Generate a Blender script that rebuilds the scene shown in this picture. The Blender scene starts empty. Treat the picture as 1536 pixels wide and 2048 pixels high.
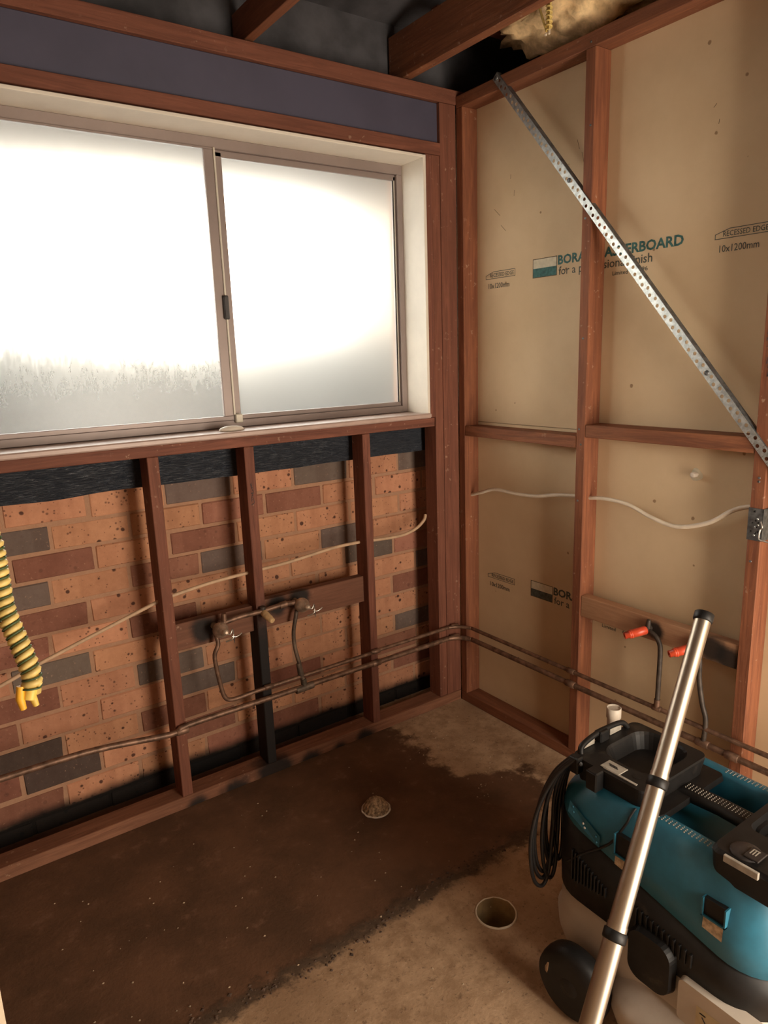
import bpy, math, random
from mathutils import Vector, Matrix, noise
random.seed(7)
S = bpy.context.scene
COL = S.collection

# ------------------------------------------------------------------ camera
CAM = (-1.8528, -2.1174, 1.4692)
YAW, PITCH, ROLL, FPX = 0.6086, -0.2201, -0.0343, 1401.5
fw = Vector((math.sin(YAW)*math.cos(PITCH), math.cos(YAW)*math.cos(PITCH), math.sin(PITCH)))
rt0 = Vector((math.cos(YAW), -math.sin(YAW), 0)); up0 = rt0.cross(fw)
rt = math.cos(ROLL)*rt0 + math.sin(ROLL)*up0
up = -math.sin(ROLL)*rt0 + math.cos(ROLL)*up0
cd = bpy.data.cameras.new('camera'); cam = bpy.data.objects.new('camera', cd); COL.objects.link(cam)
m = Matrix((rt, up, -fw)).transposed().to_4x4(); m.translation = CAM
cam.matrix_world = m
cd.sensor_fit = 'VERTICAL'; cd.sensor_height = 36.0; cd.lens = 36.0*FPX/2048; cd.clip_start = 0.01
S.camera = cam

# ------------------------------------------------------------------ light
S.view_settings.view_transform = 'Standard'; S.view_settings.look = 'None'
S.view_settings.gamma = 1; S.view_settings.use_curve_mapping = False
S.view_settings.exposure = 0.3
W = bpy.data.worlds.new('overcast_sky'); S.world = W; W.use_nodes = True
bg = W.node_tree.nodes['Background']; bg.inputs[0].default_value = (1.0, 0.97, 0.92, 1); bg.inputs[1].default_value = 8.0

def lamp(name, kind, energy, color, loc, direction, **kw):
    d = bpy.data.lights.new(name, kind); d.energy = energy; d.color = color
    for k, v in kw.items(): setattr(d, k, v)
    o = bpy.data.objects.new(name, d); COL.objects.link(o); o.location = loc
    o.rotation_euler = Vector(direction).to_track_quat('-Z', 'Y').to_euler()
    return o
# low hazy sun outside the frosted window
lamp('sun', 'SUN', 0.6, (1.0, 0.90, 0.74), (-1.0, 5.0, 3.0), (-0.205, -0.974, -0.095), angle=math.radians(8))
# added fill light, unseen, set in the wall opening behind the camera
lamp('rear_fill', 'AREA', 56.0, (1.0, 0.86, 0.70), (-0.50, -2.88, 0.88), (-0.18, 1, 0.04),
     shape='RECTANGLE', size=0.80, size_y=1.60)

cy = S.cycles; cy.max_bounces = 6; cy.diffuse_bounces = 4; cy.glossy_bounces = 3; cy.transmission_bounces = 5; cy.transparent_max_bounces = 8
cy.adaptive_threshold = 0.03; cy.sample_clamp_indirect = 8.0
# ------------------------------------------------------------------ node helpers
MATS = {}
class N:
    def __init__(s, name):
        s.m = bpy.data.materials.new(name); s.m.use_nodes = True
        s.t = s.m.node_tree; s.b = s.t.nodes['Principled BSDF']; s.out = s.t.nodes['Material Output']
        MATS[name] = s.m
    def n(s, kind, **kw):
        x = s.t.nodes.new(kind)
        for k, v in kw.items(): setattr(x, k, v)
        return x
    def l(s, a, b): s.t.links.new(a, b)
    def val(s, sock, v):
        if isinstance(v, bpy.types.NodeSocket): s.l(v, sock)
        elif hasattr(v, '__len__') and len(v) == 3 and sock.type == 'RGBA': sock.default_value = (*v, 1)
        else: sock.default_value = v
    def pos(s, scale=(1, 1, 1), obj=False, shift=True):
        if obj: src = s.n('ShaderNodeTexCoord').outputs['Object']
        else: src = s.n('ShaderNodeNewGeometry').outputs['Position']
        mp = s.n('ShaderNodeMapping'); mp.inputs['Scale'].default_value = scale; s.l(src, mp.inputs['Vector'])
        if not shift: return mp.outputs[0]
        r = s.n('ShaderNodeObjectInfo').outputs['Random']
        a = s.n('ShaderNodeVectorMath', operation='ADD'); s.l(mp.outputs[0], a.inputs[0])
        k = s.math('MULTIPLY', r, 37.0); s.l(k, a.inputs[1])
        return a.outputs[0]
    def noise(s, vec, scale, detail=4, rough=0.6, dist=0.0):
        x = s.n('ShaderNodeTexNoise'); x.inputs['Scale'].default_value = scale
        x.inputs['Detail'].default_value = detail; x.inputs['Roughness'].default_value = rough
        x.inputs['Distortion'].default_value = dist; s.l(vec, x.inputs['Vector']); return x.outputs['Fac']
    def math(s, op, a, b=0.0, clamp=False):
        x = s.n('ShaderNodeMath', operation=op); x.use_clamp = clamp
        s.val(x.inputs[0], a); s.val(x.inputs[1], b); return x.outputs[0]
    def ramp(s, fac, lo, hi, a=0.0, b=1.0):
        x = s.n('ShaderNodeMapRange'); x.interpolation_type = 'SMOOTHSTEP'
        s.val(x.inputs[0], fac)
        for i, v in enumerate((lo, hi, a, b)): x.inputs[i+1].default_value = v
        return x.outputs[0]
    def mix(s, fac, a, b, blend='MIX'):
        x = s.n('ShaderNodeMix', data_type='RGBA', blend_type=blend)
        s.val(x.inputs[0], fac); s.val(x.inputs[6], a); s.val(x.inputs[7], b); return x.outputs[2]
    def xyz(s):
        g = s.n('ShaderNodeNewGeometry'); q = s.n('ShaderNodeSeparateXYZ'); s.l(g.outputs['Position'], q.inputs[0]); return q.outputs
    def bump(s, h, strength=0.3, dist=0.002):
        x = s.n('ShaderNodeBump'); x.inputs['Strength'].default_value = strength; x.inputs['Distance'].default_value = dist
        s.l(h, x.inputs['Height']); s.l(x.outputs[0], s.b.inputs['Normal'])
    def fin(s, col=None, rough=0.6, metal=0.0, spec=0.5):
        if col is not None: s.val(s.b.inputs['Base Color'], col)
        s.val(s.b.inputs['Roughness'], rough); s.val(s.b.inputs['Metallic'], metal)
        s.b.inputs['Specular IOR Level'].default_value = spec
        return s.m

def simple(name, col, rough=0.6, metal=0.0, var=0.25, scale=25, spec=0.5, bump=0.0, dust=None):
    s = N(name); p = s.pos(); f = s.noise(p, scale, 5)
    c = s.mix(s.ramp(f, .3, .7, 0, 1), tuple(v*(1-var) for v in col), tuple(min(1, v*(1+var)) for v in col))
    if dust:
        f2 = s.noise(p, 9, 6, .7); c = s.mix(s.ramp(f2, dust[1], dust[1]+.2, 0, dust[2]), c, dust[0])
    if bump: s.bump(f, bump)
    return s.fin(c, rough, metal, spec)

def wood(name, axis, base=(0.25, 0.092, 0.056), dark=(0.10, 0.034, 0.022), black=None, soot=()):
    s = N(name); sc = [18, 18, 18]; sc['xyz'.index(axis)] = 1.1
    p = s.pos(tuple(sc)); g = s.noise(p, 3.0, 8, .72, 1.0)
    q = s.pos(); blot = s.noise(q, 5, 4, .6)
    c = s.mix(s.ramp(g, .3, .72), dark, base)
    c = s.mix(s.ramp(blot, .35, .72, 0, .6), c, tuple(v*.55 for v in base))
    fleck = s.noise(q, 55, 3, .6); zone = s.ramp(s.noise(q, 3, 2), .45, .6); c = s.mix(s.math('MULTIPLY', s.ramp(fleck, .63, .72, 0, .6), zone), c, (.5, .34, .23))
    r = s.n('ShaderNodeObjectInfo').outputs['Random']
    c = s.mix(s.math('MULTIPLY', r, .35), c, (.20, .075, .04))
    X, Y, Z = s.xyz()
    if black:
        edge = s.math('ADD', Z, s.math('MULTIPLY', s.noise(q, 22, 4), .12))
        c = s.mix(s.ramp(edge, black[0], black[1], .97, 0), c, (.010, .010, .010))
    for (sx, sy, sz, rad) in soot:
        v = s.n('ShaderNodeVectorMath', operation='DISTANCE'); g2 = s.n('ShaderNodeNewGeometry')
        s.l(g2.outputs['Position'], v.inputs[0]); v.inputs[1].default_value = (sx, sy, sz)
        d = s.math('ADD', v.outputs['Value'], s.math('MULTIPLY', s.noise(q, 18, 4), rad*.7))
        c = s.mix(s.ramp(d, rad*.85, rad*1.5, .95, 0), c, (.012, .010, .009))
    s.bump(g, .35, .003)
    return s.fin(c, .72, 0, .3)

wood('timber_x', 'x'); wood('timber_y', 'y', (.33, .13, .058), (.13, .044, .022)); wood('timber_z', 'z')
wood('timber_z_right', 'z', (.34, .125, .055), (.13, .042, .022))
wood('timber_z_scorched', 'z', black=(.58, .80))
wood('timber_x_sooty', 'x', (.22, .10, .06), (.11, .05, .03), soot=((-1.10, .03, .60, .055), (-.74, .03, .625, .05), (-.83, .03, .62, .045)))
wood('timber_x_damp', 'x', (.30, .135, .075), (.15, .06, .032), soot=((-.90, -.01, .0, .10), (-.75, -.01, -.015, .06), (-1.05, -.01, -.02, .07), (-1.19, -.01, -.01, .05), (-.50, -.01, -.01, .055), (-.62, -.01, -.02, .05)))
wood('timber_y_sooty', 'y', (.62, .37, .21), (.42, .22, .115), soot=((0.0, -.91, .60, .035), (0.0, -1.10, .60, .05), (0.0, -1.15, .585, .05)))

# bricks: colour and fleck amount come from each brick object
s = N('brick'); oi = s.n('ShaderNodeObjectInfo'); p = s.pos(); col = oi.outputs['Color']
f1 = s.noise(p, 30, 6, .7); c = s.mix(s.ramp(f1, .3, .75, 0, .40), col, s.mix(1.0, col, (.62, .55, .52), 'MULTIPLY'))
band = s.noise(s.pos((14, 1, 1)), 1.0, 2); c = s.mix(s.ramp(band, .45, .62, 0, .30), c, s.mix(1.0, c, (.60, .50, .48), 'MULTIPLY'))
f2 = s.noise(p, 110, 3, .6); c = s.mix(s.ramp(f2, .62, .75, 0, .35), c, (.62, .38, .25))
vo = s.n('ShaderNodeTexVoronoi'); vo.inputs['Scale'].default_value = 27; s.l(p, vo.inputs['Vector'])
sp = s.math('ADD', vo.outputs['Distance'], s.math('MULTIPLY', s.noise(p, 14, 3), .55))
spk = s.ramp(sp, .37, .47, 1, 0); c = s.mix(s.math('MULTIPLY', spk, s.math('MULTIPLY', oi.outputs['Alpha'], .9)), c, (.055, .022, .016))
vo2 = s.n('ShaderNodeTexVoronoi'); vo2.inputs['Scale'].default_value = 70; s.l(p, vo2.inputs['Vector'])
sp2 = s.math('ADD', vo2.outputs['Distance'], s.math('MULTIPLY', s.noise(p, 20, 3), .7))
c = s.mix(s.math('MULTIPLY', s.ramp(sp2, .46, .54, 1, 0), s.math('MULTIPLY', oi.outputs['Alpha'], .7)), c, (.10, .04, .028))
X, Y, Z = s.xyz()
def dark_foot(s, c, Z):  # brick and mortar colour goes black towards the foot of the wall
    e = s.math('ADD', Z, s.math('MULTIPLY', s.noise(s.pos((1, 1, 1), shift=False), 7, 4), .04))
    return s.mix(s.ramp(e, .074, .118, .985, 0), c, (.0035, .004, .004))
c = dark_foot(s, c, Z); s.bump(f1, .5, .003); s.fin(c, .85, 0, .25)
s = N('mortar'); p = s.pos(); f = s.noise(p, 60, 6, .7); c = s.mix(f, (.50, .29, .18), (.33, .18, .11)); X, Y, Z = s.xyz()
c = dark_foot(s, c, Z); s.bump(f, .8, .004); s.fin(c, .9, 0, .2)

s = N('black_membrane'); p = s.pos((1, 1, 1)); f = s.noise(p, 30, 6, .7, 1.5); w = s.noise(s.pos((3, 3, 30)), 8, 4, .6, 2)
c = s.mix(s.ramp(f, .55, .75), (.012, .016, .024), (.045, .055, .075)); s.bump(w, .6, .006); s.fin(c, .42, 0, .5)
simple('lintel_board', (.070, .066, .100), .5, 0, .08, 6)  # the blue lift in this colour stands in for lens haze
simple('dark_roof', (.055, .053, .058), .7, 0, .5, 5)
simple('fibro_sheet', (.055, .05, .05), .8, 0, .5, 4)

# plasterboard backing paper
s = N('plasterboard'); p = s.pos(); a = s.noise(p, 3, 5, .6); b = s.noise(s.pos((30, 30, 30)), 8, 3, .7)
c = s.mix(s.ramp(a, .3, .7), (.60, .44, .268), (.68, .515, .325)); c = s.mix(s.ramp(b, .62, .8, 0, .25), c, (.45, .31, .17))
vo = s.n('ShaderNodeTexVoronoi'); vo.inputs['Scale'].default_value = 11; s.l(p, vo.inputs['Vector'])
d = s.math('ADD', vo.outputs['Distance'], s.math('MULTIPLY', s.noise(p, 40, 3), .12))
c = s.mix(s.ramp(d, .10, .125, .75, 0), c, (.22, .12, .06)); s.fin(c, .8, 0, .25)
simple('painted_wall', (.22, .145, .09), .7, 0, .06, 4)
simple('white_jamb', (.48, .39, .28), .5, 0, .05, 6)

# floor: rough slab, damp stain in the old shower recess
s = N('concrete_slab'); p = s.pos((1, 1, 1), shift=False); X, Y, Z = s.xyz()
n1 = s.noise(p, 4.0, 6, .65); n2 = s.noise(p, 16, 6, .7); n3 = s.noise(p, 95, 3, .6)
dry = s.mix(s.ramp(n2, .34, .66), (.33, .21, .12), (.50, .34, .21))
dry = s.mix(s.ramp(n1, .50, .66, 0, .65), dry, (.24, .14, .075))
pit = s.noise(p, 42, 6, .75); dry = s.mix(s.ramp(pit, .56, .68, 0, .6), dry, (.13, .075, .042)); dry = s.mix(s.ramp(n3, .60, .72, 0, .55), dry, (.10, .06, .04)); dry = s.mix(s.ramp(n3, .34, .27, 0, .5), dry, (.55, .42, .28))
wet = s.mix(s.ramp(n1, .35, .65), (.095, .050, .027), (.155, .078, .042))
wet = s.mix(s.ramp(n2, .56, .70, 0, .5), wet, (.22, .125, .08)); wet = s.mix(s.ramp(n3, .68, .76, 0, .25), wet, (.24, .16, .11))
wig = s.math('MULTIPLY', s.math('SUBTRACT', n1, .5), .34); wig2 = s.math('MULTIPLY', s.math('SUBTRACT', n2, .5), .10)
g = s.math('MULTIPLY', s.math('ADD', Y, .60), s.math('ADD', Y, .60)); bulge = s.ramp(g, 0.0, .035, .21, 0)
ex = s.math('SUBTRACT', s.math('ADD', X, .40), bulge); ex = s.math('ADD', ex, s.math('ADD', wig, wig2))
mx = s.ramp(ex, -.035, .025, 1, 0)
ey = s.math('ADD', s.math('ADD', Y, .775), wig2); my = s.ramp(ey, -.02, .012, 0, 1)
c = s.mix(s.math('MULTIPLY', mx, my), dry, wet)
rd = s.math('ABSOLUTE', s.math('ADD', s.math('ADD', Y, .79), s.math('MULTIPLY', s.math('SUBTRACT', n2, .5), .14)))
rm = s.math('MULTIPLY', s.ramp(rd, .006, .040, .85, 0), s.ramp(X, -.42, -.36, 1, 0)); c = s.mix(rm, c, (.045, .028, .018))
s.bump(s.math('ADD', s.noise(p, 45, 5, .75), n3), .35, .003)
s.fin(c, s.ramp(s.math('MULTIPLY', mx, my), 0, 1, .85, .62), 0, .35)

simple('mortar_crust', (.085, .052, .034), .9, 0, .5, 60, bump=.8)
simple('mound_mortar', (.36, .25, .15), .95, 0, .6, 110, bump=1.0)
simple('rubble', (.40, .30, .20), .9, 0, .4, 60, bump=.8)
simple('copper_pipe', (.20, .115, .075), .5, .55, .45, 35)
simple('verdigris_pipe', (.15, .105, .075), .55, .4, .5, 25, dust=((.09, .17, .10), .56, .7))
simple('dark_pipe', (.06, .045, .035), .55, .3, .4, 30)
simple('brass', (.52, .40, .30), .42, .55, .35, 40)
simple('solder_wire', (.62, .58, .52), .3, .9, .1, 40)
simple('dowel', (.52, .34, .17), .6, 0, .25, 60)
simple('red_plastic', (.62, .075, .03), .35, 0, .12, 30)
simple('galvanised', (.50, .52, .50), .38, .85, .25, 60)
simple('dull_steel', (.16, .17, .175), .45, .7, .45, 50)
simple('white_cable', (.72, .62, .48), .5, 0, .08, 20)
simple('dusty_cable', (.55, .37, .23), .6, 0, .15, 20)
simple('yellow_wire', (.72, .50, .10), .5, 0, .12, 30)
simple('pale_yellow_wire', (.70, .52, .17), .5, 0, .12, 30)
simple('green_stripe', (.05, .085, .03), .6, 0, .2, 30)
simple('orange_yellow', (.80, .42, .03), .5, 0, .1, 30)
simple('pipe_inside', (.36, .25, .12), .7, 0, .2, 30)
simple('insulation', (.74, .51, .28), 1.0, 0, .45, 16, spec=.05, bump=1.0)
simple('aluminium_frame', (.28, .225, .205), .42, .25, .06, 10)
simple('aluminium_light', (.62, .58, .48), .4, .1, .06, 10)
simple('dark_plastic', (.028, .024, .024), .45, 0, .3, 30)
simple('white_paint', (.74, .68, .58), .45, 0, .05, 8)
simple('weathered_sill', (.44, .32, .27), .4, 0, .08, 12)
simple('white_plastic', (.68, .60, .50), .45, 0, .08, 20)
simple('chrome', (.46, .39, .31), .40, 1.0, .03, 6)
simple('black_rubber', (.009, .0085, .0085), .5, 0, .3, 30, spec=.35)
simple('dusty_black', (.009, .0085, .0085), .5, 0, .3, 30, spec=.35, dust=((.11, .085, .06), .58, .45))
simple('cord_black', (.013, .012, .012), .45, 0, .2, 30)
simple('teal_plastic', (.020, .128, .195), .42, 0, .12, 20, dust=((.16, .22, .22), .60, .5))
simple('grey_tank', (.50, .44, .37), .5, 0, .06, 8, dust=((.34, .25, .17), .56, .35))
simple('dust_pad', (.42, .31, .20), .85, 0, .35, 90)
simple('badge', (.36, .33, .28), .5, 0, .2, 40)
simple('ink_teal', (.045, .135, .125), .8, 0, .3, 90)
simple('ink_grey', (.075, .085, .070), .8, 0, .3, 90)
simple('ink_dark', (.10, .075, .04), .8, 0, .3, 90)
simple('print_white', (.62, .55, .40), .8, 0, .1, 50)
simple('warning_label', (.52, .43, .27), .6, 0, .08, 30)
simple('soffit_white', (.60, .50, .36), .7, 0, .05, 5)
simple('garden_bank', (.03, .033, .033), .9, 0, .35, 2)
simple('eave_tan', (.15, .12, .088), .8, 0, .05, 5)

# patterned (frosted) window glass: rough inner face, clear outer face
def frosted(name, clear=False):
    s = N(name); s.t.nodes.remove(s.b)
    r = s.n('ShaderNodeBsdfRefraction'); r.distribution = 'GGX' if hasattr(r, 'distribution') else r.distribution
    r.inputs['IOR'].default_value = 1.35; r.inputs['Color'].default_value = (1, .985, .95, 1)
    p = s.pos((1, 1, 1), shift=False); X, Y, Z = s.xyz()
    if clear:
        st = s.noise(s.pos((9, 1, 3), shift=False), 5, 6, .7, 1.6)
        lim = s.math('ADD', Z, s.math('MULTIPLY', st, .26))
        ro = s.math('ADD', s.ramp(lim, 1.38, 1.72, .15, .40), s.math('MULTIPLY', s.math('SUBTRACT', st, .5), .16))
    else:
        ro = s.math('ADD', .38, s.math('MULTIPLY', s.noise(p, 4, 4), .06))
    s.l(ro, r.inputs['Roughness'])
    tl = s.n('ShaderNodeBsdfTranslucent'); tl.inputs[0].default_value = (.92, .88, .80, 1)
    gl = s.n('ShaderNodeBsdfGlossy'); gl.inputs['Roughness'].default_value = .35
    a = s.n('ShaderNodeMixShader'); a.inputs[0].default_value = .14; s.l(r.outputs[0], a.inputs[1]); s.l(tl.outputs[0], a.inputs[2])
    b = s.n('ShaderNodeMixShader'); b.inputs[0].default_value = .04; s.l(a.outputs[0], b.inputs[1]); s.l(gl.outputs[0], b.inputs[2])
    s.l(b.outputs[0], s.out.inputs['Surface'])
frosted('frosted_glass'); frosted('frosted_glass_streaked', True)
s = N('clear_outer_glass'); s.t.nodes.remove(s.b); tr = s.n('ShaderNodeBsdfTransparent'); tr.inputs[0].default_value = (.97, .98, .97, 1)
s.l(tr.outputs[0], s.out.inputs['Surface'])

# ------------------------------------------------------------------ mesh helpers
class MB:
    def __init__(s): s.v = []; s.f = []; s.mi = []; s.sm = []
    def add(s, vs, fs, mi=0, smooth=False):
        o = len(s.v); s.v += [tuple(v) for v in vs]
        for f in fs: s.f.append([i+o for i in f]); s.mi.append(mi); s.sm.append(smooth)
        return s
    def box(s, x0, x1, y0, y1, z0, z1, mi=0, jit=0.0, b=0.0):
        def j(): return random.uniform(-jit, jit)
        if b:   # chamfered box
            vs = []; P = [(x0, x1), (y0, y1), (z0, z1)]; idx = {}
            for cx in (0, 1):
                for cy in (0, 1):
                    for cz in (0, 1):
                        for ax in range(3):
                            q = [P[0][cx], P[1][cy], P[2][cz]]
                            for k in range(3):
                                if k != ax: q[k] += b if (cx, cy, cz)[k] == 0 else -b
                            idx[(cx, cy, cz, ax)] = len(vs); vs.append(tuple(v+j() for v in q))
            fs = []
            for ax in range(3):
                u, w = [k for k in range(3) if k != ax]
                for side in (0, 1):
                    loop = []
                    for a_, b_ in ((0, 0), (1, 0), (1, 1), (0, 1)):
                        c = [0, 0, 0]; c[ax] = side; c[u] = a_; c[w] = b_; loop.append(idx[(*c, ax)])
                    if (ax == 1) ^ (side == 0): loop.reverse()
                    fs.append(loop)
                for a_ in (0, 1):      # edge chamfers, along ax
                    for b_ in (0, 1):
                        c0 = [0, 0, 0]; c0[u] = a_; c0[w] = b_; c1 = c0[:]; c1[ax] = 1
                        q = [idx[(*c0, u)], idx[(*c1, u)], idx[(*c1, w)], idx[(*c0, w)]]
                        fs.append(q)
            for cx in (0, 1):
                for cy in (0, 1):
                    for cz in (0, 1): fs.append([idx[(cx, cy, cz, k)] for k in range(3)])
            return s.add(vs, fs, mi)
        vs = [(x+j(), y+j(), z+j()) for x in (x0, x1) for y in (y0, y1) for z in (z0, z1)]
        return s.add(vs, [(0, 1, 3, 2), (4, 6, 7, 5), (0, 4, 5, 1), (2, 3, 7, 6), (0, 2, 6, 4), (1, 5, 7, 3)], mi)
    def tube(s, pts, r, n=10, mi=0, cap=True, sx=1.0):
        pts = [Vector(p) for p in pts]; k = len(pts)
        rs = r if hasattr(r, '__len__') else [r]*k
        vs = []; t0 = (pts[1]-pts[0]).normalized()
        ref = Vector((0, 0, 1)) if abs(t0.z) < .9 else Vector((1, 0, 0)); u = t0.cross(ref).normalized()
        for i, p in enumerate(pts):
            t = (pts[min(i+1, k-1)]-pts[max(i-1, 0)]).normalized()
            u = (u-t*u.dot(t)); u = u.normalized() if u.length > 1e-6 else t.orthogonal().normalized(); w = t.cross(u)
            for a in range(n):
                th = 2*math.pi*a/n; vs.append(p+(u*math.cos(th)*sx+w*math.sin(th))*rs[i])
        fs = [(i*n+a, i*n+(a+1) % n, (i+1)*n+(a+1) % n, (i+1)*n+a) for i in range(k-1) for a in range(n)]
        s.add(vs, fs, mi, True)
        if cap:
            s.add(vs[:n], [list(range(n))[::-1]], mi); s.add(vs[-n:], [list(range(n))], mi)
        return s
    def lathe(s, prof, loc=(0, 0, 0), axis=(0, 0, 1), n=20, mi=0, wob=None, cap=True):
        ax = Vector(axis).normalized(); u = ax.orthogonal().normalized(); w = ax.cross(u); L = Vector(loc); vs = []
        for (r, h) in prof:
            for a in range(n):
                th = 2*math.pi*a/n; k = wob(th, h) if wob else 1.0
                vs.append(L+ax*h+(u*math.cos(th)+w*math.sin(th))*r*k)
        fs = [(i*n+a, i*n+(a+1) % n, (i+1)*n+(a+1) % n, (i+1)*n+a) for i in range(len(prof)-1) for a in range(n)]
        s.add(vs, fs, mi, True)
        if cap:
            s.add(vs[:n], [list(range(n))[::-1]], mi); s.add(vs[-n:], [list(range(n))], mi)
        return s
    def rings(s, rings, mi=0, smooth=True, cap0=False, cap1=False):
        n = len(rings[0]); vs = [p for r in rings for p in r]
        fs = [(i*n+a, i*n+(a+1) % n, (i+1)*n+(a+1) % n, (i+1)*n+a) for i in range(len(rings)-1) for a in range(n)]
        s.add(vs, fs, mi, smooth)
        if cap0: s.add(rings[0], [list(range(n))[::-1]], mi)
        if cap1: s.add(rings[-1], [list(range(n))], mi)
        return s
    def build(s, name, mat, parent=None, **props):
        me = bpy.data.meshes.new(name); me.from_pydata(s.v, [], s.f)
        for mm in (mat if isinstance(mat, (list, tuple)) else [mat]): me.materials.append(MATS[mm])
        for p, mi, sm in zip(me.polygons, s.mi, s.sm): p.material_index = mi; p.use_smooth = sm
        me.update()
        o = bpy.data.objects.new(name, me); COL.objects.link(o)
        if parent: o.parent = parent
        for k, v in props.items(): o[k] = v
        return o
def box(name, mat, x0, x1, y0, y1, z0, z1, parent=None, b=0.0015, jit=0.0, **props):
    return MB().box(x0, x1, y0, y1, z0, z1, b=b, jit=jit).build(name, mat, parent, **props)
def empty(name, loc=(0, 0, 0), **props):
    o = bpy.data.objects.new(name, None); COL.objects.link(o); o.empty_display_size = .05; o.location = loc
    for k, v in props.items(): o[k] = v
    return o
def smooth(pts, n=6):
    P = [Vector(p) for p in pts]; out = []
    for i in range(len(P)-1):
        a = P[max(i-1, 0)]; b = P[i]; c = P[i+1]; d = P[min(i+2, len(P)-1)]
        for k in range(n):
            t = k/n
            out.append(.5*((2*b)+(c-a)*t+(2*a-5*b+4*c-d)*t*t+(3*b-a-3*c+d)*t**3))
    return out+[P[-1]]
def rrect(cx, cy, hx, hy, r, n=6):
    out = []
    for (sx, sy, a0) in ((1, 1, 0), (-1, 1, 90), (-1, -1, 180), (1, -1, 270)):
        for k in range(n+1):
            a = math.radians(a0+90*k/n)
            out.append((cx+sx*(hx-r)+r*math.cos(a), cy+sy*(hy-r)+r*math.sin(a)))
    return out

# ------------------------------------------------------------------ the setting
XL = -1.875          # left wall face
# floor with a round opening for the waste pipe
HX, HY, HR = -.723, -.957, .057
f = MB(); n = 48; X0, X1, Y0, Y1 = -2.6, .30, -2.9, .30
circ = [(HX+HR*math.cos(2*math.pi*i/n), HY+HR*math.sin(2*math.pi*i/n)) for i in range(n)]
sq = []
for i in range(n):
    a = 2*math.pi*i/n; k = .15/max(abs(math.cos(a)), abs(math.sin(a))); sq.append((HX+k*math.cos(a), HY+k*math.sin(a)))
f.rings([[(x, y, -.12) for x, y in circ], [(x, y, 0) for x, y in circ], [(x, y, 0) for x, y in sq]], smooth=False)
a0, a1, b0, b1 = HX-.15, HX+.15, HY-.15, HY+.15
for (p, q, r_, t) in ((X0, X1, Y0, b0), (X0, X1, b1, Y1), (X0, a0, b0, b1), (a1, X1, b0, b1)):
    f.add([(p, r_, 0), (q, r_, 0), (q, t, 0), (p, t, 0)], [(0, 1, 2, 3)])
f.add([(X0, Y0, -.13), (X1, Y0, -.13), (X1, Y1, -.13), (X0, Y1, -.13)], [(3, 2, 1, 0)])
floor = f.build('floor', 'concrete_slab', kind='structure')
# crusty mortar line where the shower kerb was broken out
cr = MB()
for i in range(200):
    x = random.uniform(-1.62, -.40); y = -.79+random.gauss(0, .016)+.02*math.sin(x*7); r = random.uniform(.002, .0065)
    vs = []
    for (a, b, c) in ((1, 0, 0), (0, 1, 0), (-1, 0, 0), (0, -1, 0), (0, 0, .55), (0, 0, -.4)):
        k = r*random.uniform(.7, 1.3); vs.append((x+a*k, y+b*k, c*k))
    cr.add(vs, [(0, 1, 4), (1, 2, 4), (2, 3, 4), (3, 0, 4), (1, 0, 5), (2, 1, 5), (3, 2, 5), (0, 3, 5)])
cr.build('mortar_crumbs', 'mortar_crust', floor, kind='stuff')
gr = MB()
for i in range(260):
    if i < 170: x = random.uniform(-1.7, -.1); y = random.uniform(-1.25, -.1)
    else: x = random.uniform(-.42, -.05); y = random.uniform(-.6, -.1)
    r = random.uniform(.0012, .0035)
    vs = [(x+a*r*random.uniform(.7, 1.4), y+b*r*random.uniform(.7, 1.4), c*r) for (a, b, c) in ((1, 0, 0), (0, 1, 0), (-1, 0, 0), (0, -1, 0), (0, 0, .8), (0, 0, -.3))]
    gr.add(vs, [(0, 1, 4), (1, 2, 4), (2, 3, 4), (3, 0, 4), (1, 0, 5), (2, 1, 5), (3, 2, 5), (0, 3, 5)])
gr.build('grit', 'rubble', floor, kind='stuff')

# brick wall under and around the window
BY, BX, BZ = .17, -1.3826, 1.0868
WXL, WXR, WZB, WZT = -1.66, -.155, 1.24, 2.15     # window opening
wb = MB()
wb.box(-2.4, .40, BY+.004, BY+.10, -.30, WZB)
wb.box(WXR+.01, .95, BY+.004, BY+.10, WZB, 2.75); wb.box(-2.85, WXL-.01, BY+.004, BY+.10, WZB, 2.75)
wb.box(WXL-.01, WXR+.01, BY+.004, BY+.10, WZT+.01, 2.75)
wall_back = wb.build('wall_back', 'mortar', kind='structure')
BM = []
for k in range(4):
    mb = MB(); mb.box(-.1145, .1145, 0, .07, -.0375, .0375, b=.003, jit=.0014); me = mb.build('brick', 'brick'); BM.append(me.data); bpy.data.objects.remove(me)
off = [0, 0, .5, 0, .42, -.15, .33, -.2, .35, -.18, .32, -.24, .25, -.2, .3]
BC = {'L': ((.56, .275, .155), 1.0), 'D': ((.165, .122, .100), .15), 'R': ((.27, .115, .075), .35), 'P': ((.36, .16, .105), .5), 'B': ((.095, .065, .052), .1)}
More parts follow.
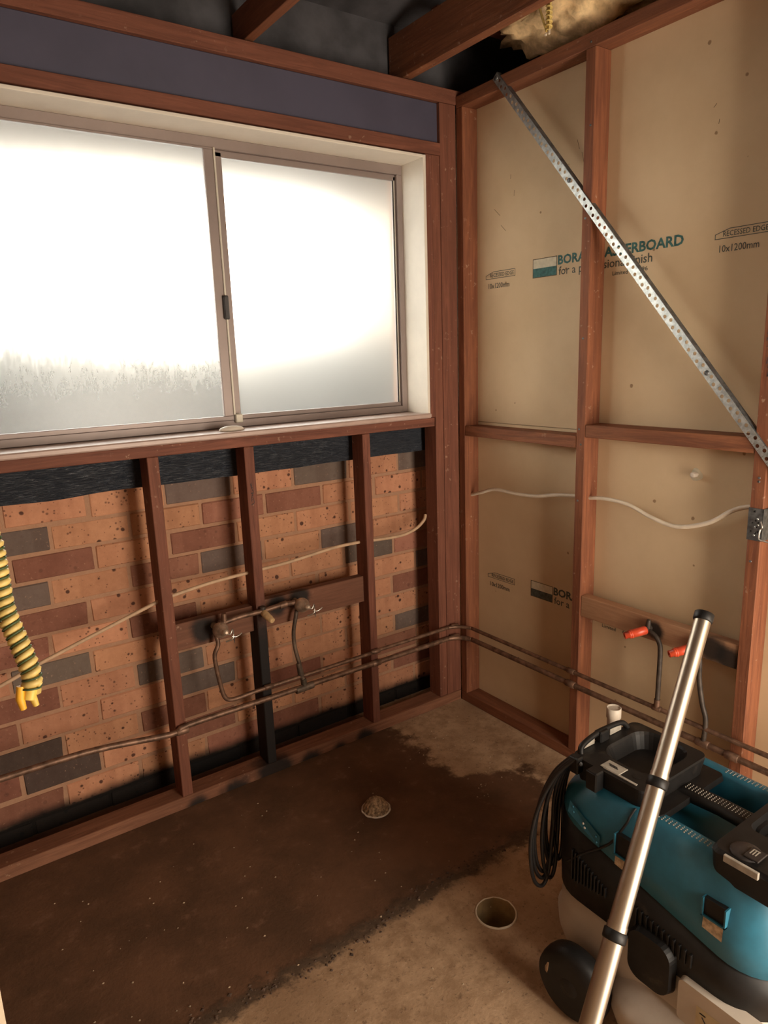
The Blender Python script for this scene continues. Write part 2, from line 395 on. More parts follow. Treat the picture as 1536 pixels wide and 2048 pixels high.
kind = {1: {-1: 'L', 0: 'L', 1: 'D', 2: 'L', 3: 'D', 4: 'L', 5: 'D'}, 2: {-2: 'D', -1: 'L', 0: 'L', 1: 'P', 2: 'R', 3: 'L', 4: 'L', 5: 'L'},
        3: {-1: 'R', 0: 'L', 1: 'R', 2: 'L', 3: 'L', 4: 'L'}, 4: {-2: 'D', -1: 'L', 0: 'P', 1: 'D', 2: 'L', 3: 'D', 4: 'L'},
        5: {-1: 'R', 0: 'L', 1: 'L', 2: 'L', 3: 'L', 4: 'D'}, 6: {-1: 'L', 0: 'R', 1: 'L', 2: 'L', 3: 'L', 4: 'L', 5: 'D'},
        7: {-1: 'D', 0: 'L', 1: 'P', 2: 'L', 3: 'R', 4: 'L'}, 8: {-2: 'R', -1: 'L', 0: 'D', 1: 'L', 2: 'L', 3: 'L', 4: 'L'},
        9: {-2: 'R', -1: 'L', 0: 'L', 1: 'D', 2: 'L', 3: 'L', 5: 'D'}, 10: {-2: 'B', -1: 'L', 0: 'R', 1: 'L', 2: 'R', 3: 'L', 4: 'P'},
        11: {-2: 'R', -1: 'B', 0: 'L'}, 12: {-2: 'R', -1: 'L'}, 13: {}}
for row in range(1, 14):
    for i in range(-4, 7):
        x = BX+.24*(i+off[row]+.5); z = BZ-.086*(row-.5)
        if x < -2.15 or x > .26: continue
        o = bpy.data.objects.new('brick', random.choice(BM)); COL.objects.link(o); o.parent = wall_back
        o.location = (x+random.uniform(-.002, .002), BY+random.uniform(-.0012, .002), z+random.uniform(-.0015, .0015))
        o.rotation_euler = (0, random.uniform(-.006, .006), math.pi if False else 0)
        c, a = BC[kind[row].get(i, random.choice('LLLLRLPL'))]; q = random.uniform(.88, 1.12)
        o.color = (c[0]*q, c[1]*q*random.uniform(.97, 1.03), c[2]*q, a)
# building paper flap above the bricks
mem = MB(); nx = 60; nz = 10; vs = []
for j in range(nz+1):
    for i in range(nx+1):
        x = -2.05+(2.05+.13)*i/nx; z = 1.088+(1.24-1.088)*j/nz
        w = noise.noise(Vector((x*7, z*6, 3)))*.010+noise.noise(Vector((x*25, z*30, 9)))*.003
        vs.append((x, .100+w, z+(.008*noise.noise(Vector((x*5, 0, 1))) if j == 0 else 0)))
mem.add(vs, [(j*(nx+1)+i, j*(nx+1)+i+1, (j+1)*(nx+1)+i+1, (j+1)*(nx+1)+i) for j in range(nz) for i in range(nx)], 0, True)
vs2 = [(x, y+.002, z) for x, y, z in vs]
mem.add(vs2, [(j*(nx+1)+i, (j+1)*(nx+1)+i, (j+1)*(nx+1)+i+1, j*(nx+1)+i+1) for j in range(nz) for i in range(nx)], 0, True)
mem.build('membrane', 'black_membrane', wall_back, label='black crinkled building paper hanging below the window sill')

# right wall: lining boards fixed on the far side of the studs
PX = .073
wall_right = empty('wall_right', (0, 0, 0), kind='structure')
up_sheet = box('plasterboard_sheet', 'plasterboard', PX, PX+.010, -2.9, .165, 1.199, 2.365, wall_right, b=0)
lo_sheet = box('plasterboard_sheet', 'plasterboard', PX, PX+.010, -2.9, .165, 0, 1.197, wall_right, b=0)
box('backing_sheet', 'painted_wall', PX+.012, PX+.03, -2.9, .165, -.02, 2.372, wall_right, b=0)

def printed(txt, y, z, h, width, mat, parent, bold=False, x=PX, serif=False):
    cu = bpy.data.curves.new('print', 'FONT'); cu.body = txt; cu.size = 1.0; cu.resolution_u = 2
    cu.offset = .032 if bold else .008
    to = bpy.data.objects.new('tmp', cu); COL.objects.link(to)
    bpy.context.view_layer.update()
    me = bpy.data.meshes.new_from_object(to.evaluated_get(bpy.context.evaluated_depsgraph_get()))
    bpy.data.objects.remove(to)
    xs = [v.co.x for v in me.vertices]; x0 = min(xs); k = width/(max(xs)-x0); kz = h/.69
    for v in me.vertices: v.co = (x-.0006, y-(v.co.x-x0)*k, z+v.co.y*kz)
    me.materials.append(MATS[mat]); o = bpy.data.objects.new('printed_lettering', me); COL.objects.link(o); o.parent = parent
    return o
def lines(segs, w, mat, parent, name='printed_mark', x=PX-.0005):
    mb = MB()
    for (y0, z0), (y1, z1) in segs:
        d = Vector((y1-y0, z1-z0)); d.normalize(); p = Vector((-d.y, d.x))*w/2; e = d*w/2
        mb.add([(x, y0-e.x+p.x, z0-e.y+p.y), (x, y0-e.x-p.x, z0-e.y-p.y), (x, y1+e.x-p.x, z1+e.y-p.y), (x, y1+e.x+p.x, z1+e.y+p.y)], [(0, 1, 2, 3)])
    return mb.build(name, mat, parent)
def stamp(z, yo, sheet, ink, small=True):
    # logo box: clear upper half, filled lower half
    y0, y1 = -.318+yo, -.425+yo; zt, zm, zb = z+.031, z, z-.030
    lines([((y0, zt), (y1, zt)), ((y0, zb), (y1, zb)), ((y0, zt), (y0, zb)), ((y1, zt), (y1, zb))], .0025, 'ink_dark', sheet)
    MB().add([(PX-.0004, y0, zb), (PX-.0004, y0, zm), (PX-.0004, y1, zm), (PX-.0004, y1, zb)], [(0, 1, 2, 3)]).build('printed_mark', ink, sheet)
    MB().add([(PX-.0003, y0, zm), (PX-.0003, y0, zt), (PX-.0003, y1, zt), (PX-.0003, y1, zm)], [(0, 1, 2, 3)]).build('printed_mark', 'print_white', sheet)
    printed('BORAL PLASTERBOARD', -.430+yo, z+.003, .028, .461, ink, sheet, True)
    printed('for a professional finish', -.434+yo, z-.031, .026, .358, 'ink_grey', sheet)
    printed('Limited', -.652+yo, z-.056, .012, .056, 'ink_grey', sheet); printed('6096', -.735+yo, z-.054, .012, .043, 'ink_grey', sheet)
    for (ya, zz) in ((-.985+yo, z+.004), (-.081+yo, z-.009)):
        L = .150
        lines([((ya, zz-.002), (ya, zz+.010)), ((ya, zz+.010), (ya-.04, zz+.022)), ((ya-.04, zz+.022), (ya-L, zz+.022)), ((ya-L, zz+.022), (ya-L, zz-.002)), ((ya-L, zz-.002), (ya, zz-.002))], .002, 'ink_grey', sheet)
        printed('RECESSED EDGE', ya-.022, zz+.003, .0135, .122, 'ink_grey', sheet)
        printed('10x1200mm', ya-.014, zz-.037, .018, .109, 'ink_grey', sheet)
stamp(1.745, 0, up_sheet, 'ink_teal'); stamp(.575, -.010, lo_sheet, 'ink_grey')
# pencil scribbles on the upper sheet
for (y, z, k) in ((-.13, 1.97, .10), (-.20, 2.06, .05), (-.50, 2.10, .06), (-.95, 2.10, .05)):
    pts = [(y-k*t*.6+random.uniform(-.01, .01), z-k*t+random.uniform(-.02, .02)) for t in (0, .3, .6, .8, 1)]
    lines(list(zip(pts[:-1], pts[1:]))[::2], .0015, 'ink_dark', up_sheet, 'pencil_mark')

# walls that stand behind the camera
wl = MB(); wl.box(XL-.10, XL, -2.9, .17, 0, 2.42)
wl.build('wall_left', 'painted_wall', kind='structure')
MB().box(-2.0, -.91, -2.95, -2.85, 0, 2.42).box(-.09, .10, -2.95, -2.85, 0, 2.42).box(-.91, -.09, -2.95, -2.85, 2.10, 2.42).build('wall_front', 'painted_wall', kind='structure')
box('trim_1', 'white_jamb', XL, -1.8500, -1.70, -1.64, 0, 2.06, b=.003, kind='structure')
MB().box(-1.5, 0, -3.2, -3.15, 0, 2.42).build('wall_hall', 'painted_wall', kind='structure')

# roof space
ceiling = empty('ceiling', (0, 0, 2.4), kind='structure')
def cbox(name, mat, *a, **k): o = box(name, mat, *a, parent=ceiling, **k); o.location = (0, 0, -2.4); return o
r = MB(); r.add([(-2.8, 1.5, 2.205), (.9, 1.5, 2.205), (.9, -3.0, 3.45), (-2.8, -3.0, 3.45), (-2.8, 1.5, 2.25), (.9, 1.5, 2.25), (.9, -3.0, 3.49), (-2.8, -3.0, 3.49)],
                [(0, 1, 2, 3), (7, 6, 5, 4), (0, 4, 5, 1), (3, 2, 6, 7), (1, 5, 6, 2), (0, 3, 7, 4)])
o = r.build('roof_lining', 'dark_roof', ceiling); o.location = (0, 0, -2.4)
o = MB().box(.9, .95, -3.0, .62, 2.3, 3.5).box(-2.85, -2.8, -3.0, .62, 2.3, 3.5).box(-2.8, .9, -3.05, -3.0, 2.3, 3.5).build('gable_lining', 'dark_roof', ceiling); o.location = (0, 0, -2.4)
o = MB().box(.104, .95, -3.05, .20, 2.28, 2.30).box(-2.85, XL-.1, -3.05, .20, 2.38, 2.40).box(-2.85, .95, -3.05, -2.95, 2.38, 2.45).build('next_room_ceiling', 'dark_roof', ceiling); o.location = (0, 0, -2.4)
o = MB().box(-2.8, .9, .100, .125, 2.345, 2.75).build('eave_lining', 'dark_roof', ceiling); o.location = (0, 0, -2.4)
cbox('joist', 'timber_y', -.815, -.785, -2.9, .09, 2.398, 2.49)
cbox('joist', 'timber_y', -.228, -.192, -2.9, .09, 2.398, 2.545)
cbox('joist', 'timber_y', -1.42, -1.385, -2.9, .09, 2.398, 2.53)
cbox('batten', 'timber_x', -.19, .60, -.135, -.10, 2.545, 2.575)
cbox('board', 'timber_y', -.52, -.45, -1.6, .02, 2.60, 2.615)
o = MB().box(-2.8, .9, -2.95, -.9, 2.62, 2.64).build('loft_lining', 'dark_roof', ceiling); o.location = (0, 0, -2.4)

# ------------------------------------------------------------------ window
win = empty('window_1', (0, 0, WZB), kind='structure')
def wbx(name, mat, *a, parent=None, **k):
    o = box(name, mat, *a, parent=parent or win, **k)
    if parent is None: o.location = (0, 0, -WZB)
    return o
YF = .125
wbx('reveal_board', 'white_paint', -.158, -.146, -.004, .165, 1.245, 2.160)
wbx('reveal_board', 'white_paint', -1.678, -1.662, -.004, .165, 1.245, 2.160)
wbx('reveal_board', 'white_paint', -1.662, -.158, -.004, .165, 2.150, 2.160)
wbx('sill_board', 'weathered_sill', -1.70, -.146, -.014, .165, 1.228, 1.246, b=.004)
wbx('frame', 'aluminium_frame', -1.662, -.158, YF, .165, 2.118, 2.150)
wbx('frame', 'aluminium_frame', -.181, -.158, YF, .165, 1.247, 2.118)
wbx('frame', 'aluminium_frame', -1.662, -1.637, YF, .165, 1.247, 2.118)
wbx('frame', 'aluminium_frame', -1.637, -.181, YF, .165, 1.247, 1.272)
for i, (x0, x1, y) in enumerate(((-1.637, -.897, .128), (-.893, -.181, .146))):
    sash = empty('sash'); sash.parent = win; sash.location = (0, 0, -WZB)
    for a in ((x0, x1, 2.098 if i else 2.112, 2.118), (x0, x1, 1.272, 1.287), (x0, x0+(.030 if i else .022), 1.287, 2.112), (x1-(.010 if i else .032), x1, 1.287, 2.112)):
        wbx('sash_rail', 'aluminium_frame', a[0], a[1], y-.009, y+.009, a[2], a[3], parent=sash)
    g = MB(); gx0, gx1 = x0+.012, x1-.006
    g.add([(gx0, y-.0025, 1.28), (gx1, y-.0025, 1.28), (gx1, y-.0025, 2.115), (gx0, y-.0025, 2.115)], [(0, 1, 2, 3)], 0)
    g.add([(gx0, y+.0025, 1.28), (gx1, y+.0025, 1.28), (gx1, y+.0025, 2.115), (gx0, y+.0025, 2.115)], [(3, 2, 1, 0)], 1)
    g.build('glass_pane', ['frosted_glass' if i else 'frosted_glass_streaked', 'clear_outer_glass'], sash)
wbx('glazing_bead', 'aluminium_light', -.1905, -.1865, .1335, .137, 1.287, 2.098)
wbx('glazing_bead', 'black_rubber', -.1960, -.1915, .1335, .137, 1.287, 2.098)
wbx('interlock_strip', 'aluminium_light', -.8985, -.8925, .113, .137, 1.29, 2.118)
wbx('catch', 'dark_plastic', -.9055, -.8885, .105, .119, 1.60, 1.675, b=.003)
wbx('guide_block', 'aluminium_light', -.894, -.868, .110, .137, 1.262, 1.292, b=.003)
# what lies outside, seen blurred through the glass, plus one wall added to dim it
box('soffit', 'eave_tan', -2.8, .9, .275, 1.5, 2.185, 2.20, kind='structure', b=0)
bank = MB(); nx, ny = 40, 10; vs = []
for j in range(ny+1):
    for i in range(nx+1):
        x = -3.2+4.4*i/nx; t = j/ny; top = 1.74-.10*max(0, min(1, (x+1.3)/1.6))+.05*noise.noise(Vector((x*1.5, 0, 0)))
        vs.append((x, 2.1+.9*t, -.3+(top+.3)*math.sin(min(1, t*1.4)*math.pi/2)+.03*noise.noise(Vector((x*4, t*4, 2)))))
bank.add(vs, [(j*(nx+1)+i, j*(nx+1)+i+1, (j+1)*(nx+1)+i+1, (j+1)*(nx+1)+i) for j in range(ny) for i in range(nx)], 0, True)
b_ = bank.build('garden_bank', 'garden_bank', label='blurred grey bank outside the lower left window pane', category='bank')
MB().box(1.25, 1.45, 1.0, 4.2, -.3, 3.1).build('wall_light_block', 'eave_tan', kind='structure')  # block added outside to darken the right side of the glass
MB().box(-6, 6, .30, 9, -.5, -.3).build('ground', 'garden_bank', kind='structure')

# ------------------------------------------------------------------ timber frames
fb = empty('timber_frame', (0, 0, 0), label='reddish timber stud frame standing around and below the window', category='wall frame')
def T(name, mat, *a, **k): return box(name, mat, *a, parent=fb, b=.002, jit=.0006, **k)
T('bottom_plate', 'timber_x_damp', XL, -.001, 0, .073, 0, .045)
T('top_plate', 'timber_x', XL, .073, .0, .073, 2.343, 2.392)
T('head_plate', 'timber_x', XL, -.001, 0, .073, 2.166, 2.208)
T('packer', 'timber_x', -1.70, -.146, .012, .073, 2.161, 2.1655)
T('lintel', 'lintel_board', XL, -.034, .016, .073, 2.2085, 2.3425, label='dark smooth lintel board')
T('sill_plate', 'timber_x', XL, -.122, 0, .073, 1.193, 1.2275)
T('stud', 'timber_z', -1.237, -1.202, 0, .078, .045, 1.1925)
T('stud', 'timber_z_scorched', -.922, -.888, 0, .073, .045, 1.1925, label='stud scorched black in its lower half')
T('stud', 'timber_z', -.462, -.429, 0, .073, .045, 1.1925)
T('stud', 'timber_z', -1.74, -1.70, 0, .073, 1.2275, 2.166)
T('stud', 'timber_z', -.1455, -.1175, 0, .073, 1.2275, 2.166)
T('stud', 'timber_z', -.117, -.077, .0015, .073, .045, 2.166)
T('stud', 'timber_z', -.0765, -.001, 0, .073, .045, 2.3425)
T('stud', 'timber_z', -1.872, -1.835, 0, .073, .045, 2.166)
T('nogging', 'timber_x_sooty', -1.2015, -.9225, .030, .065, .548, .640, label='scorched nogging behind the left tap')
T('nogging', 'timber_x_sooty', -.8875, -.4625, .030, .065, .548, .650, label='scorched nogging behind the right tap')
fr = empty('timber_frame', (0, 0, 0), label='orange brown timber stud frame against the tan plasterboard', category='wall frame')
def TR(name, mat, *a, **k): return box(name, mat, *a, parent=fr, b=.002, jit=.0006, **k)
TR('bottom_plate', 'timber_y', 0, .0725, -2.85, -.001, 0, .040)
TR('top_plate', 'timber_y', 0, .0725, -2.85, -.001, 2.331, 2.372)
TR('stud', 'timber_z_right', 0, .0725, -.036, -.001, .040, 2.331)
TR('stud', 'timber_z_right', 0, .0725, -.622, -.586, .040, 2.331)
TR('stud', 'timber_z_right', 0, .0725, -1.212, -1.176, .040, 2.331)
TR('stud', 'timber_z_right', 0, .0725, -1.815, -1.78, .040, 2.331)
TR('stud', 'timber_z_right', 0, .0725, -2.42, -2.385, .040, 2.331)
TR('nogging', 'timber_y', 0, .0725, -.5855, -.0365, 1.147, 1.187)
TR('nogging', 'timber_y', 0, .0725, -1.1755, -.6225, 1.184, 1.226)
TR('nogging', 'timber_y', 0, .0725, -1.7795, -1.2125, 1.15, 1.192)
TR('nogging', 'timber_y_sooty', .004, .040, -1.1755, -.6225, .565, .638, label='scorched nogging behind the red caps')
# nail heads on the studs
for (x, y, z) in ((-.0005, -.604, 2.345), (-.0005, -.61, 2.12), (-.0005, -.600, 1.86), (-.0005, -.604, 1.50), (-.0005, -.598, 1.21), (-.0005, -.607, 1.16), (-.0005, -.600, .97), (-.0005, -1.195, 1.12), (-.0005, -1.195, 1.11), (-.0005, -1.19, .89)):
    MB().lathe([(.0035, 0), (.0035, .0012), (.002, .0016)], (x, y, z), (-1, 0, 0), 8).build('nail', 'dull_steel', fr)
# carpenter's pencil notes on studs
def scribble(o0, du, dv, n, parent, axis):
    mb = MB(); P = []
    for i in range(n):
        for k in range(3): P.append((o0[0]+du*random.random(), o0[1]+dv*(i+random.random())/n))
    for a, b in zip(P[:-1], P[1:]):
        if random.random() < .75:
            A = (a[0], -.0006, a[1]) if axis == 'y' else (-.0006, a[0], a[1]); B = (b[0], -.0006, b[1]) if axis == 'y' else (-.0006, b[0], b[1])
            mb.tube([A, B], .0007, 4)
    mb.build('pencil_note', 'dark_plastic', parent)
scribble((-.912, 1.00), .012, .075, 9, fb, 'y'); scribble((-1.202, 1.38), .018, .14, 8, fr, 'x')

# ------------------------------------------------------------------ diagonal galvanised brace
br = empty('angle_brace', (0, 0, 0), label='galvanised perforated steel brace running diagonally across the right wall', category='brace')
A = Vector((-.003, -.205, 2.376)); Bp = Vector((-.003, -1.80, .478)); d = (Bp-A).normalized(); q = Vector((0, -d.z, d.y)).normalized()
if q.z < 0: q = -q
L = (Bp-A).length; wd = .026; cell = .0205; nC = int(L/cell); mb = MB(); nh = 10
th = Vector((-.0012, 0, 0))
for i in range(nC):
    c = A+d*(i+.5)*cell; hc = c + q*(.004 if i % 2 else -.004)
    outer = []; inner = []
    for k in range(nh):
        a = 2*math.pi*k/nh+.3; cx, cy = math.cos(a), math.sin(a); kk = 1/max(abs(cx)/(cell/2), abs(cy)/(wd/2))
        outer.append(c+d*cx*kk+q*cy*kk); inner.append(hc+d*cx*.0054+q*cy*.0054)
    cor = [c+d*(cell/2*sx)+q*(wd/2*sy) for sx, sy in ((1, 1), (-1, 1), (-1, -1), (1, -1))]
    for ofs, flip in ((th, False), (-th*0, True)):
        fs = [(k, (k+1) % nh, nh+(k+1) % nh, nh+k) for k in range(nh)]
        mb.add([p+ofs for p in outer+inner], [f_[::-1] if flip else f_ for f_ in fs])
    mb.add([p+th for p in inner]+inner, [(k, (k+1) % nh, nh+(k+1) % nh, nh+k) for k in range(nh)])
hw = q*wd/2
mb.add([A+hw, A+hw+th, Bp+hw+th, Bp+hw], [(0, 1, 2, 3)]); mb.add([A-hw, A-hw+th, Bp-hw+th, Bp-hw], [(3, 2, 1, 0)])
mb.build('flat_leg', 'galvanised', br)
mb = MB(); E0 = A+hw; E1 = Bp+hw; t2 = q*.0012
for (p, r_) in ((E0, E1),):
    s0 = Vector((.0205, 0, 0)); s1 = th
    mb.add([p+s1, r_+s1, r_+s0, p+s0, p+s1+t2, r_+s1+t2, r_+s0+t2, p+s0+t2], [(0, 1, 2, 3), (7, 6, 5, 4), (0, 4, 5, 1), (3, 2, 6, 7), (0, 3, 7, 4), (1, 5, 6, 2)])
mb.build('return_leg', 'dull_steel', br)  # same galvanised angle; the darker steel stands in for its shaded side
for t in (.012, .515, 1.285):
    c = A+d*t+th; MB().lathe([(.0075, 0), (.007, .002), (.003, .003)], c, (-1, 0, 0), 10).build('nail', 'dull_steel', br)

# ------------------------------------------------------------------ copper pipes
def elbow_path(z, y0, x_left, r, y_end):
    pts = [(x_left, y0, z[0])]
    for x in (-1.2, -.92, -.45, -.20): 
        if x > x_left: pts.append((x, y0, z[1]))
    for k in range(9):
        a = math.pi/2*k/8
        pts.append((-.012-r+r*math.sin(a), y0-r+r*math.cos(a), z[1]))
    for y in (-.30, -.6, -.95, -1.3, y_end): pts.append((-.012, y, z[1]))
    return pts
hot = empty('water_pipe', label='thicker lower copper water pipe running round the corner', category='pipe')
pts = [(XL+.002, -.013, .330), (-1.52, -.013, .326)]+elbow_path((.292, .305), -.013, -1.26, .085, -2.8)
MB().tube(smooth(pts, 4), .0098, 12).build('tube', 'copper_pipe', hot)
for (p, ax) in (((-1.22, -.013, .292), (1, 0, 0)), ((-.448, -.013, .304), (1, 0, 0)), ((-.05, -.018, .306), (1, -.3, 0)), ((-.012, -.60, .305), (0, 1, 0)), ((-.012, -1.10, .305), (0, 1, 0)), ((-.012, -1.19, .305), (0, 1, 0))):
    a = Vector(ax).normalized(); p = Vector(p); MB().tube([p-a*.02, p-a*.018, p+a*.018, p+a*.02], [.0108, .0126, .0126, .0108], 12).build('coupling', 'copper_pipe', hot)
tee = MB().tube([(-.80, -.013, .300), (-.73, -.013, .302)], .0135, 12); tee.tube([(-.765, -.013, .30), (-.767, -.012, .335)], .011, 10)
tee.build('tee', 'verdigris_pipe', hot)
MB().tube(smooth([(-.767, -.012, .330), (-.777, -.012, .39), (-.791, -.010, .46), (-.793, -.010, .52), (-.782, -.012, .575), (-.772, -.004, .598)], 6), [.0075]*0 or .0072, 10).build('riser', 'verdigris_pipe', hot)
MB().tube([(-.7835, -.0115, .40), (-.776, -.012, .36), (-.773, -.012, .345)], [.0075, .0115, .0105], 10).build('joint_sleeve', 'verdigris_pipe', hot)
cold = empty('water_pipe', label='thinner upper copper water pipe rising to the left tap', category='pipe')
pts = [(-1.078, -.004, .600), (-1.073, -.012, .555), (-1.088, -.012, .52), (-1.086, -.012, .47), (-1.076, -.012, .40), (-1.066, -.013, .360), (-1.045, -.013, .345), (-1.0, -.013, .344), (-.92, -.013, .347)]
pts += elbow_path((.350, .354), -.013, -.5, .085, -2.8)
MB().tube(smooth(pts, 4), .0074, 12).build('tube', 'copper_pipe', cold)
for (p, ax) in (((-.905, -.013, .348), (1, 0, 0)), ((-.446, -.013, .352), (1, 0, 0)), ((-.05, -.018, .355), (1, -.3, 0)), ((-.012, -.60, .354), (0, 1, 0)), ((-.012, -.943, .354), (0, 1, 0))):
    a = Vector(ax).normalized(); p = Vector(p); MB().tube([p-a*.016, p-a*.014, p+a*.014, p+a*.016], [.0082, .0098, .0098, .0082], 12).build('coupling', 'copper_pipe', cold)
MB().tube(smooth([(-.012, -.943, .356), (-.012, -.944, .45), (-.012, -.944, .545), (-.012, -.938, .575), (-.011, -.922, .592), (-.010, -.905, .598), (-.004, -.895, .600)], 5), .0075, 10).build('riser', 'dark_pipe', cold)
MB().tube([(-.012, -.943, .356), (-.012, -.943, .385)], .0095, 12).build('tee', 'copper_pipe', cold)
MB().tube(smooth([(-.004, -1.065, .585), (-.012, -1.073, .555), (-.012, -1.076, .50), (-.012, -1.090, .43), (-.012, -1.103, .39), (-.012, -1.104, .345), (-.012, -1.100, .308)], 5), .0075, 10).build('riser', 'dark_pipe', hot)

# taps on the window wall: breech pipe, conical bodies with wire ties
def tap(name, x, z, label):
    t = empty(name, label=label, category='tap')
    MB().lathe([(.020, .012), (.025, 0), (.0262, -.008), (.025, -.016), (.017, -.034), (.0095, -.048), (.0090, -.056), (.004, -.059)], (x, -.020, z), (0, 1, -.12), 22).build('body', 'brass', t)
    MB().tube([(x, .031, z), (x, -.02, z)], .012, 12).build('inlet', 'brass', t)
    MB().tube(smooth([(x-.006, -.060, z+.016), (x+.010, -.077, z-.002), (x+.022, -.074, z+.012), (x+.026, -.070, z-.006), (x+.020, -.072, z-.022), (x+.002, -.060, z-.030)], 5), .0025, 6).build('wire_tie', 'solder_wire', t)
    MB().tube(smooth([(x+.020, -.072, z-.012), (x+.032, -.074, z-.016), (x+.044, -.076, z-.012), (x+.052, -.078, z-.006)], 4), .0025, 6).build('wire_tie', 'solder_wire', t)
    MB().tube([(x+.026, -.070, z-.014), (x+.029, -.068, z-.040)], [.003, .0006], 6).build('wire_tie', 'dull_steel', t)
    return t
tap('tap_body', -1.066, .606, 'conical brass tap body, the left one, on the scorched nogging under the window')
tap('tap_body', -.762, .620, 'conical brass tap body, the right one, on the scorched nogging under the window')
bp = empty('breech_pipe', label='brown horizontal pipe linking the two taps across the black stud', category='pipe')
MB().tube(smooth([(-1.060, -.012, .622), (-1.03, -.013, .626), (-.98, -.013, .630), (-.90, -.013, .630), (-.83, -.013, .634), (-.775, -.012, .630)], 4), .0088, 12).build('tube', 'copper_pipe', bp)
MB().tube([(-1.045, -.013, .625), (-1.045, -.013, .655)], .0085, 10).build('stub', 'copper_pipe', bp); MB().tube([(-.842, -.013, .633), (-.815, -.013, .635)], .0112, 12).build('coupling', 'copper_pipe', bp)
MB().tube([(-.905, -.012, .612), (-.905, -.012, .645)], .0105, 12).build('tee', 'dark_pipe', bp)
MB().lathe([(.0095, -.01), (.0125, .004), (.0125, .022), (.0115, .024), (.0120, .040), (.0105, .043), (.0100, .058), (.0075, .060)], (-.905, -.018, .624), (.06, -1, -.22), 14).build('wooden_plug', 'dowel', label='round tan wooden plug in the pipe between the two taps', category='plug')
# red test caps on the right wall
def cap(y, z, label):
    c = empty('plastic_stopper', label=label, category='stopper')
    ax = (-.80, .50, -.22)
    MB().lathe([(.0105, 0), (.0135, .004), (.0135, .046), (.0115, .048), (.0115, .051), (.0130, .053), (.0130, .058), (.0105, .059), (.0105, .072), (.0060, .0725), (.0055, .060)], (-.012, y, z), ax, 18).build('cap', 'red_plastic', c)
    MB().lathe([(.0135, .0475), (.0150, .050), (.0135, .0525)], (-.012, y, z), ax, 18).build('collar', 'red_plastic', c)
    MB().tube([(.006, y, z+.003), (-.02, y+.002, z-.001)], .0105, 12).build('elbow', 'dark_pipe', c)
    MB().tube([(-.006, y, z), (-.006, y-.002, z+.032)], [.010, .006], 10).build('lug', 'dark_pipe', c)
cap(-.893, .602, 'red plastic pipe cap left of the leaning chrome tube'); cap(-1.048, .594, 'red plastic pipe cap half hidden behind the leaning chrome tube')

# ------------------------------------------------------------------ cables, bracket, small fittings
def flat_cable(name, pts, r, mat, **props): return MB().tube(smooth(pts, 6), r, 8, sx=1.0).build(name, mat, None, **props)
flat_cable('power_cable', [(.035, -.034, .905), (.030, -.10, .925), (.032, -.172, .946), (.034, -.28, .944), (.034, -.386, .950), (.034, -.47, .966), (.034, -.547, .974), (.034, -.604, .976), (.034, -.68, .984), (.032, -.772, .979), (.030, -.86, .952), (.030, -.948, .938), (.032, -1.044, .966), (.034, -1.11, 1.012), (.036, -1.156, 1.031), (.036, -1.195, 1.035), (.036, -1.25, 1.03)], .0066, 'white_cable',
           label='white electrical cable sagging through the studs of the right wall', category='cable')
flat_cable('power_cable', [(-1.80, .068, .545), (-1.70, .064, .575), (-1.599, .060, .612), (-1.42, .055, .668), (-1.232, .05, .725), (-1.181, .05, .734), (-1.06, .05, .748), (-.937, .05, .754), (-.864, .05, .757), (-.78, .05, .760), (-.699, .05, .767), (-.57, .05, .779), (-.448, .05, .779), (-.394, .05, .775), (-.30, .05, .770), (-.239, .05, .773), (-.18, .055, .787), (-.139, .06, .812), (-.125, .068, .830)], .0062, 'dusty_cable',
           label='dusty tan cable strung behind the studs across the bricks', category='cable')
bk = empty('steel_bracket', label='dark perforated steel bracket wrapped round the right stud', category='bracket')
b1 = MB().box(-.0025, -.0005, -1.2145, -1.175, .950, 1.038); b1.box(-.0025, .060, -1.2152, -1.2132, .950, 1.038); b1.build('plate', 'dull_steel', bk)
for i in range(14):
    y = random.uniform(-1.208, -1.181); z = random.uniform(.957, 1.03)
    MB().lathe([(.003, 0), (.0028, .0012), (.001, .0018)], (-.0025, y, z), (-1, 0, 0), 8).build('rivet', random.choice(['galvanised', 'black_rubber']), bk)
MB().tube(smooth([(-.006, -1.212, 1.005), (-.010, -1.218, .992), (-.008, -1.214, .985), (-.012, -1.213, .975), (-.014, -1.214, .962), (-.018, -1.222, .958), (-.022, -1.25, .957)], 5), .0018, 6).build('wire', 'solder_wire', bk)
hx = empty('wall_plug', label='small white hexagonal plastic plug sticking out of the plasterboard', category='plug')
MB().lathe([(.019, 0), (.017, .002), (.004, .0025)], (PX, -.975, 1.093), (-1, 0, 0), 14, wob=lambda th, h: 1+.12*math.sin(3*th)).build('torn_paper', 'print_white', hx)
MB().lathe([(.0085, 0), (.0085, .020), (.0075, .022), (.003, .0222)], (PX-.001, -.975, 1.095), (-1, 0, 0), 6).build('plug', 'white_plastic', hx)
MB().lathe([(.002, -.001), (.040, 0), (.043, .005), (.036, .011), (.020, .015), (.004, .016)], (0, 0, 0), (0, 0, 1), 24).build('soap_cap', 'white_plastic', None, label='flat white domed cap lying on the window sill', category='cap').matrix_world = Matrix.Translation((-.945, .035, 1.2465)) @ Matrix.Diagonal((1.0, .5, 1, 1))

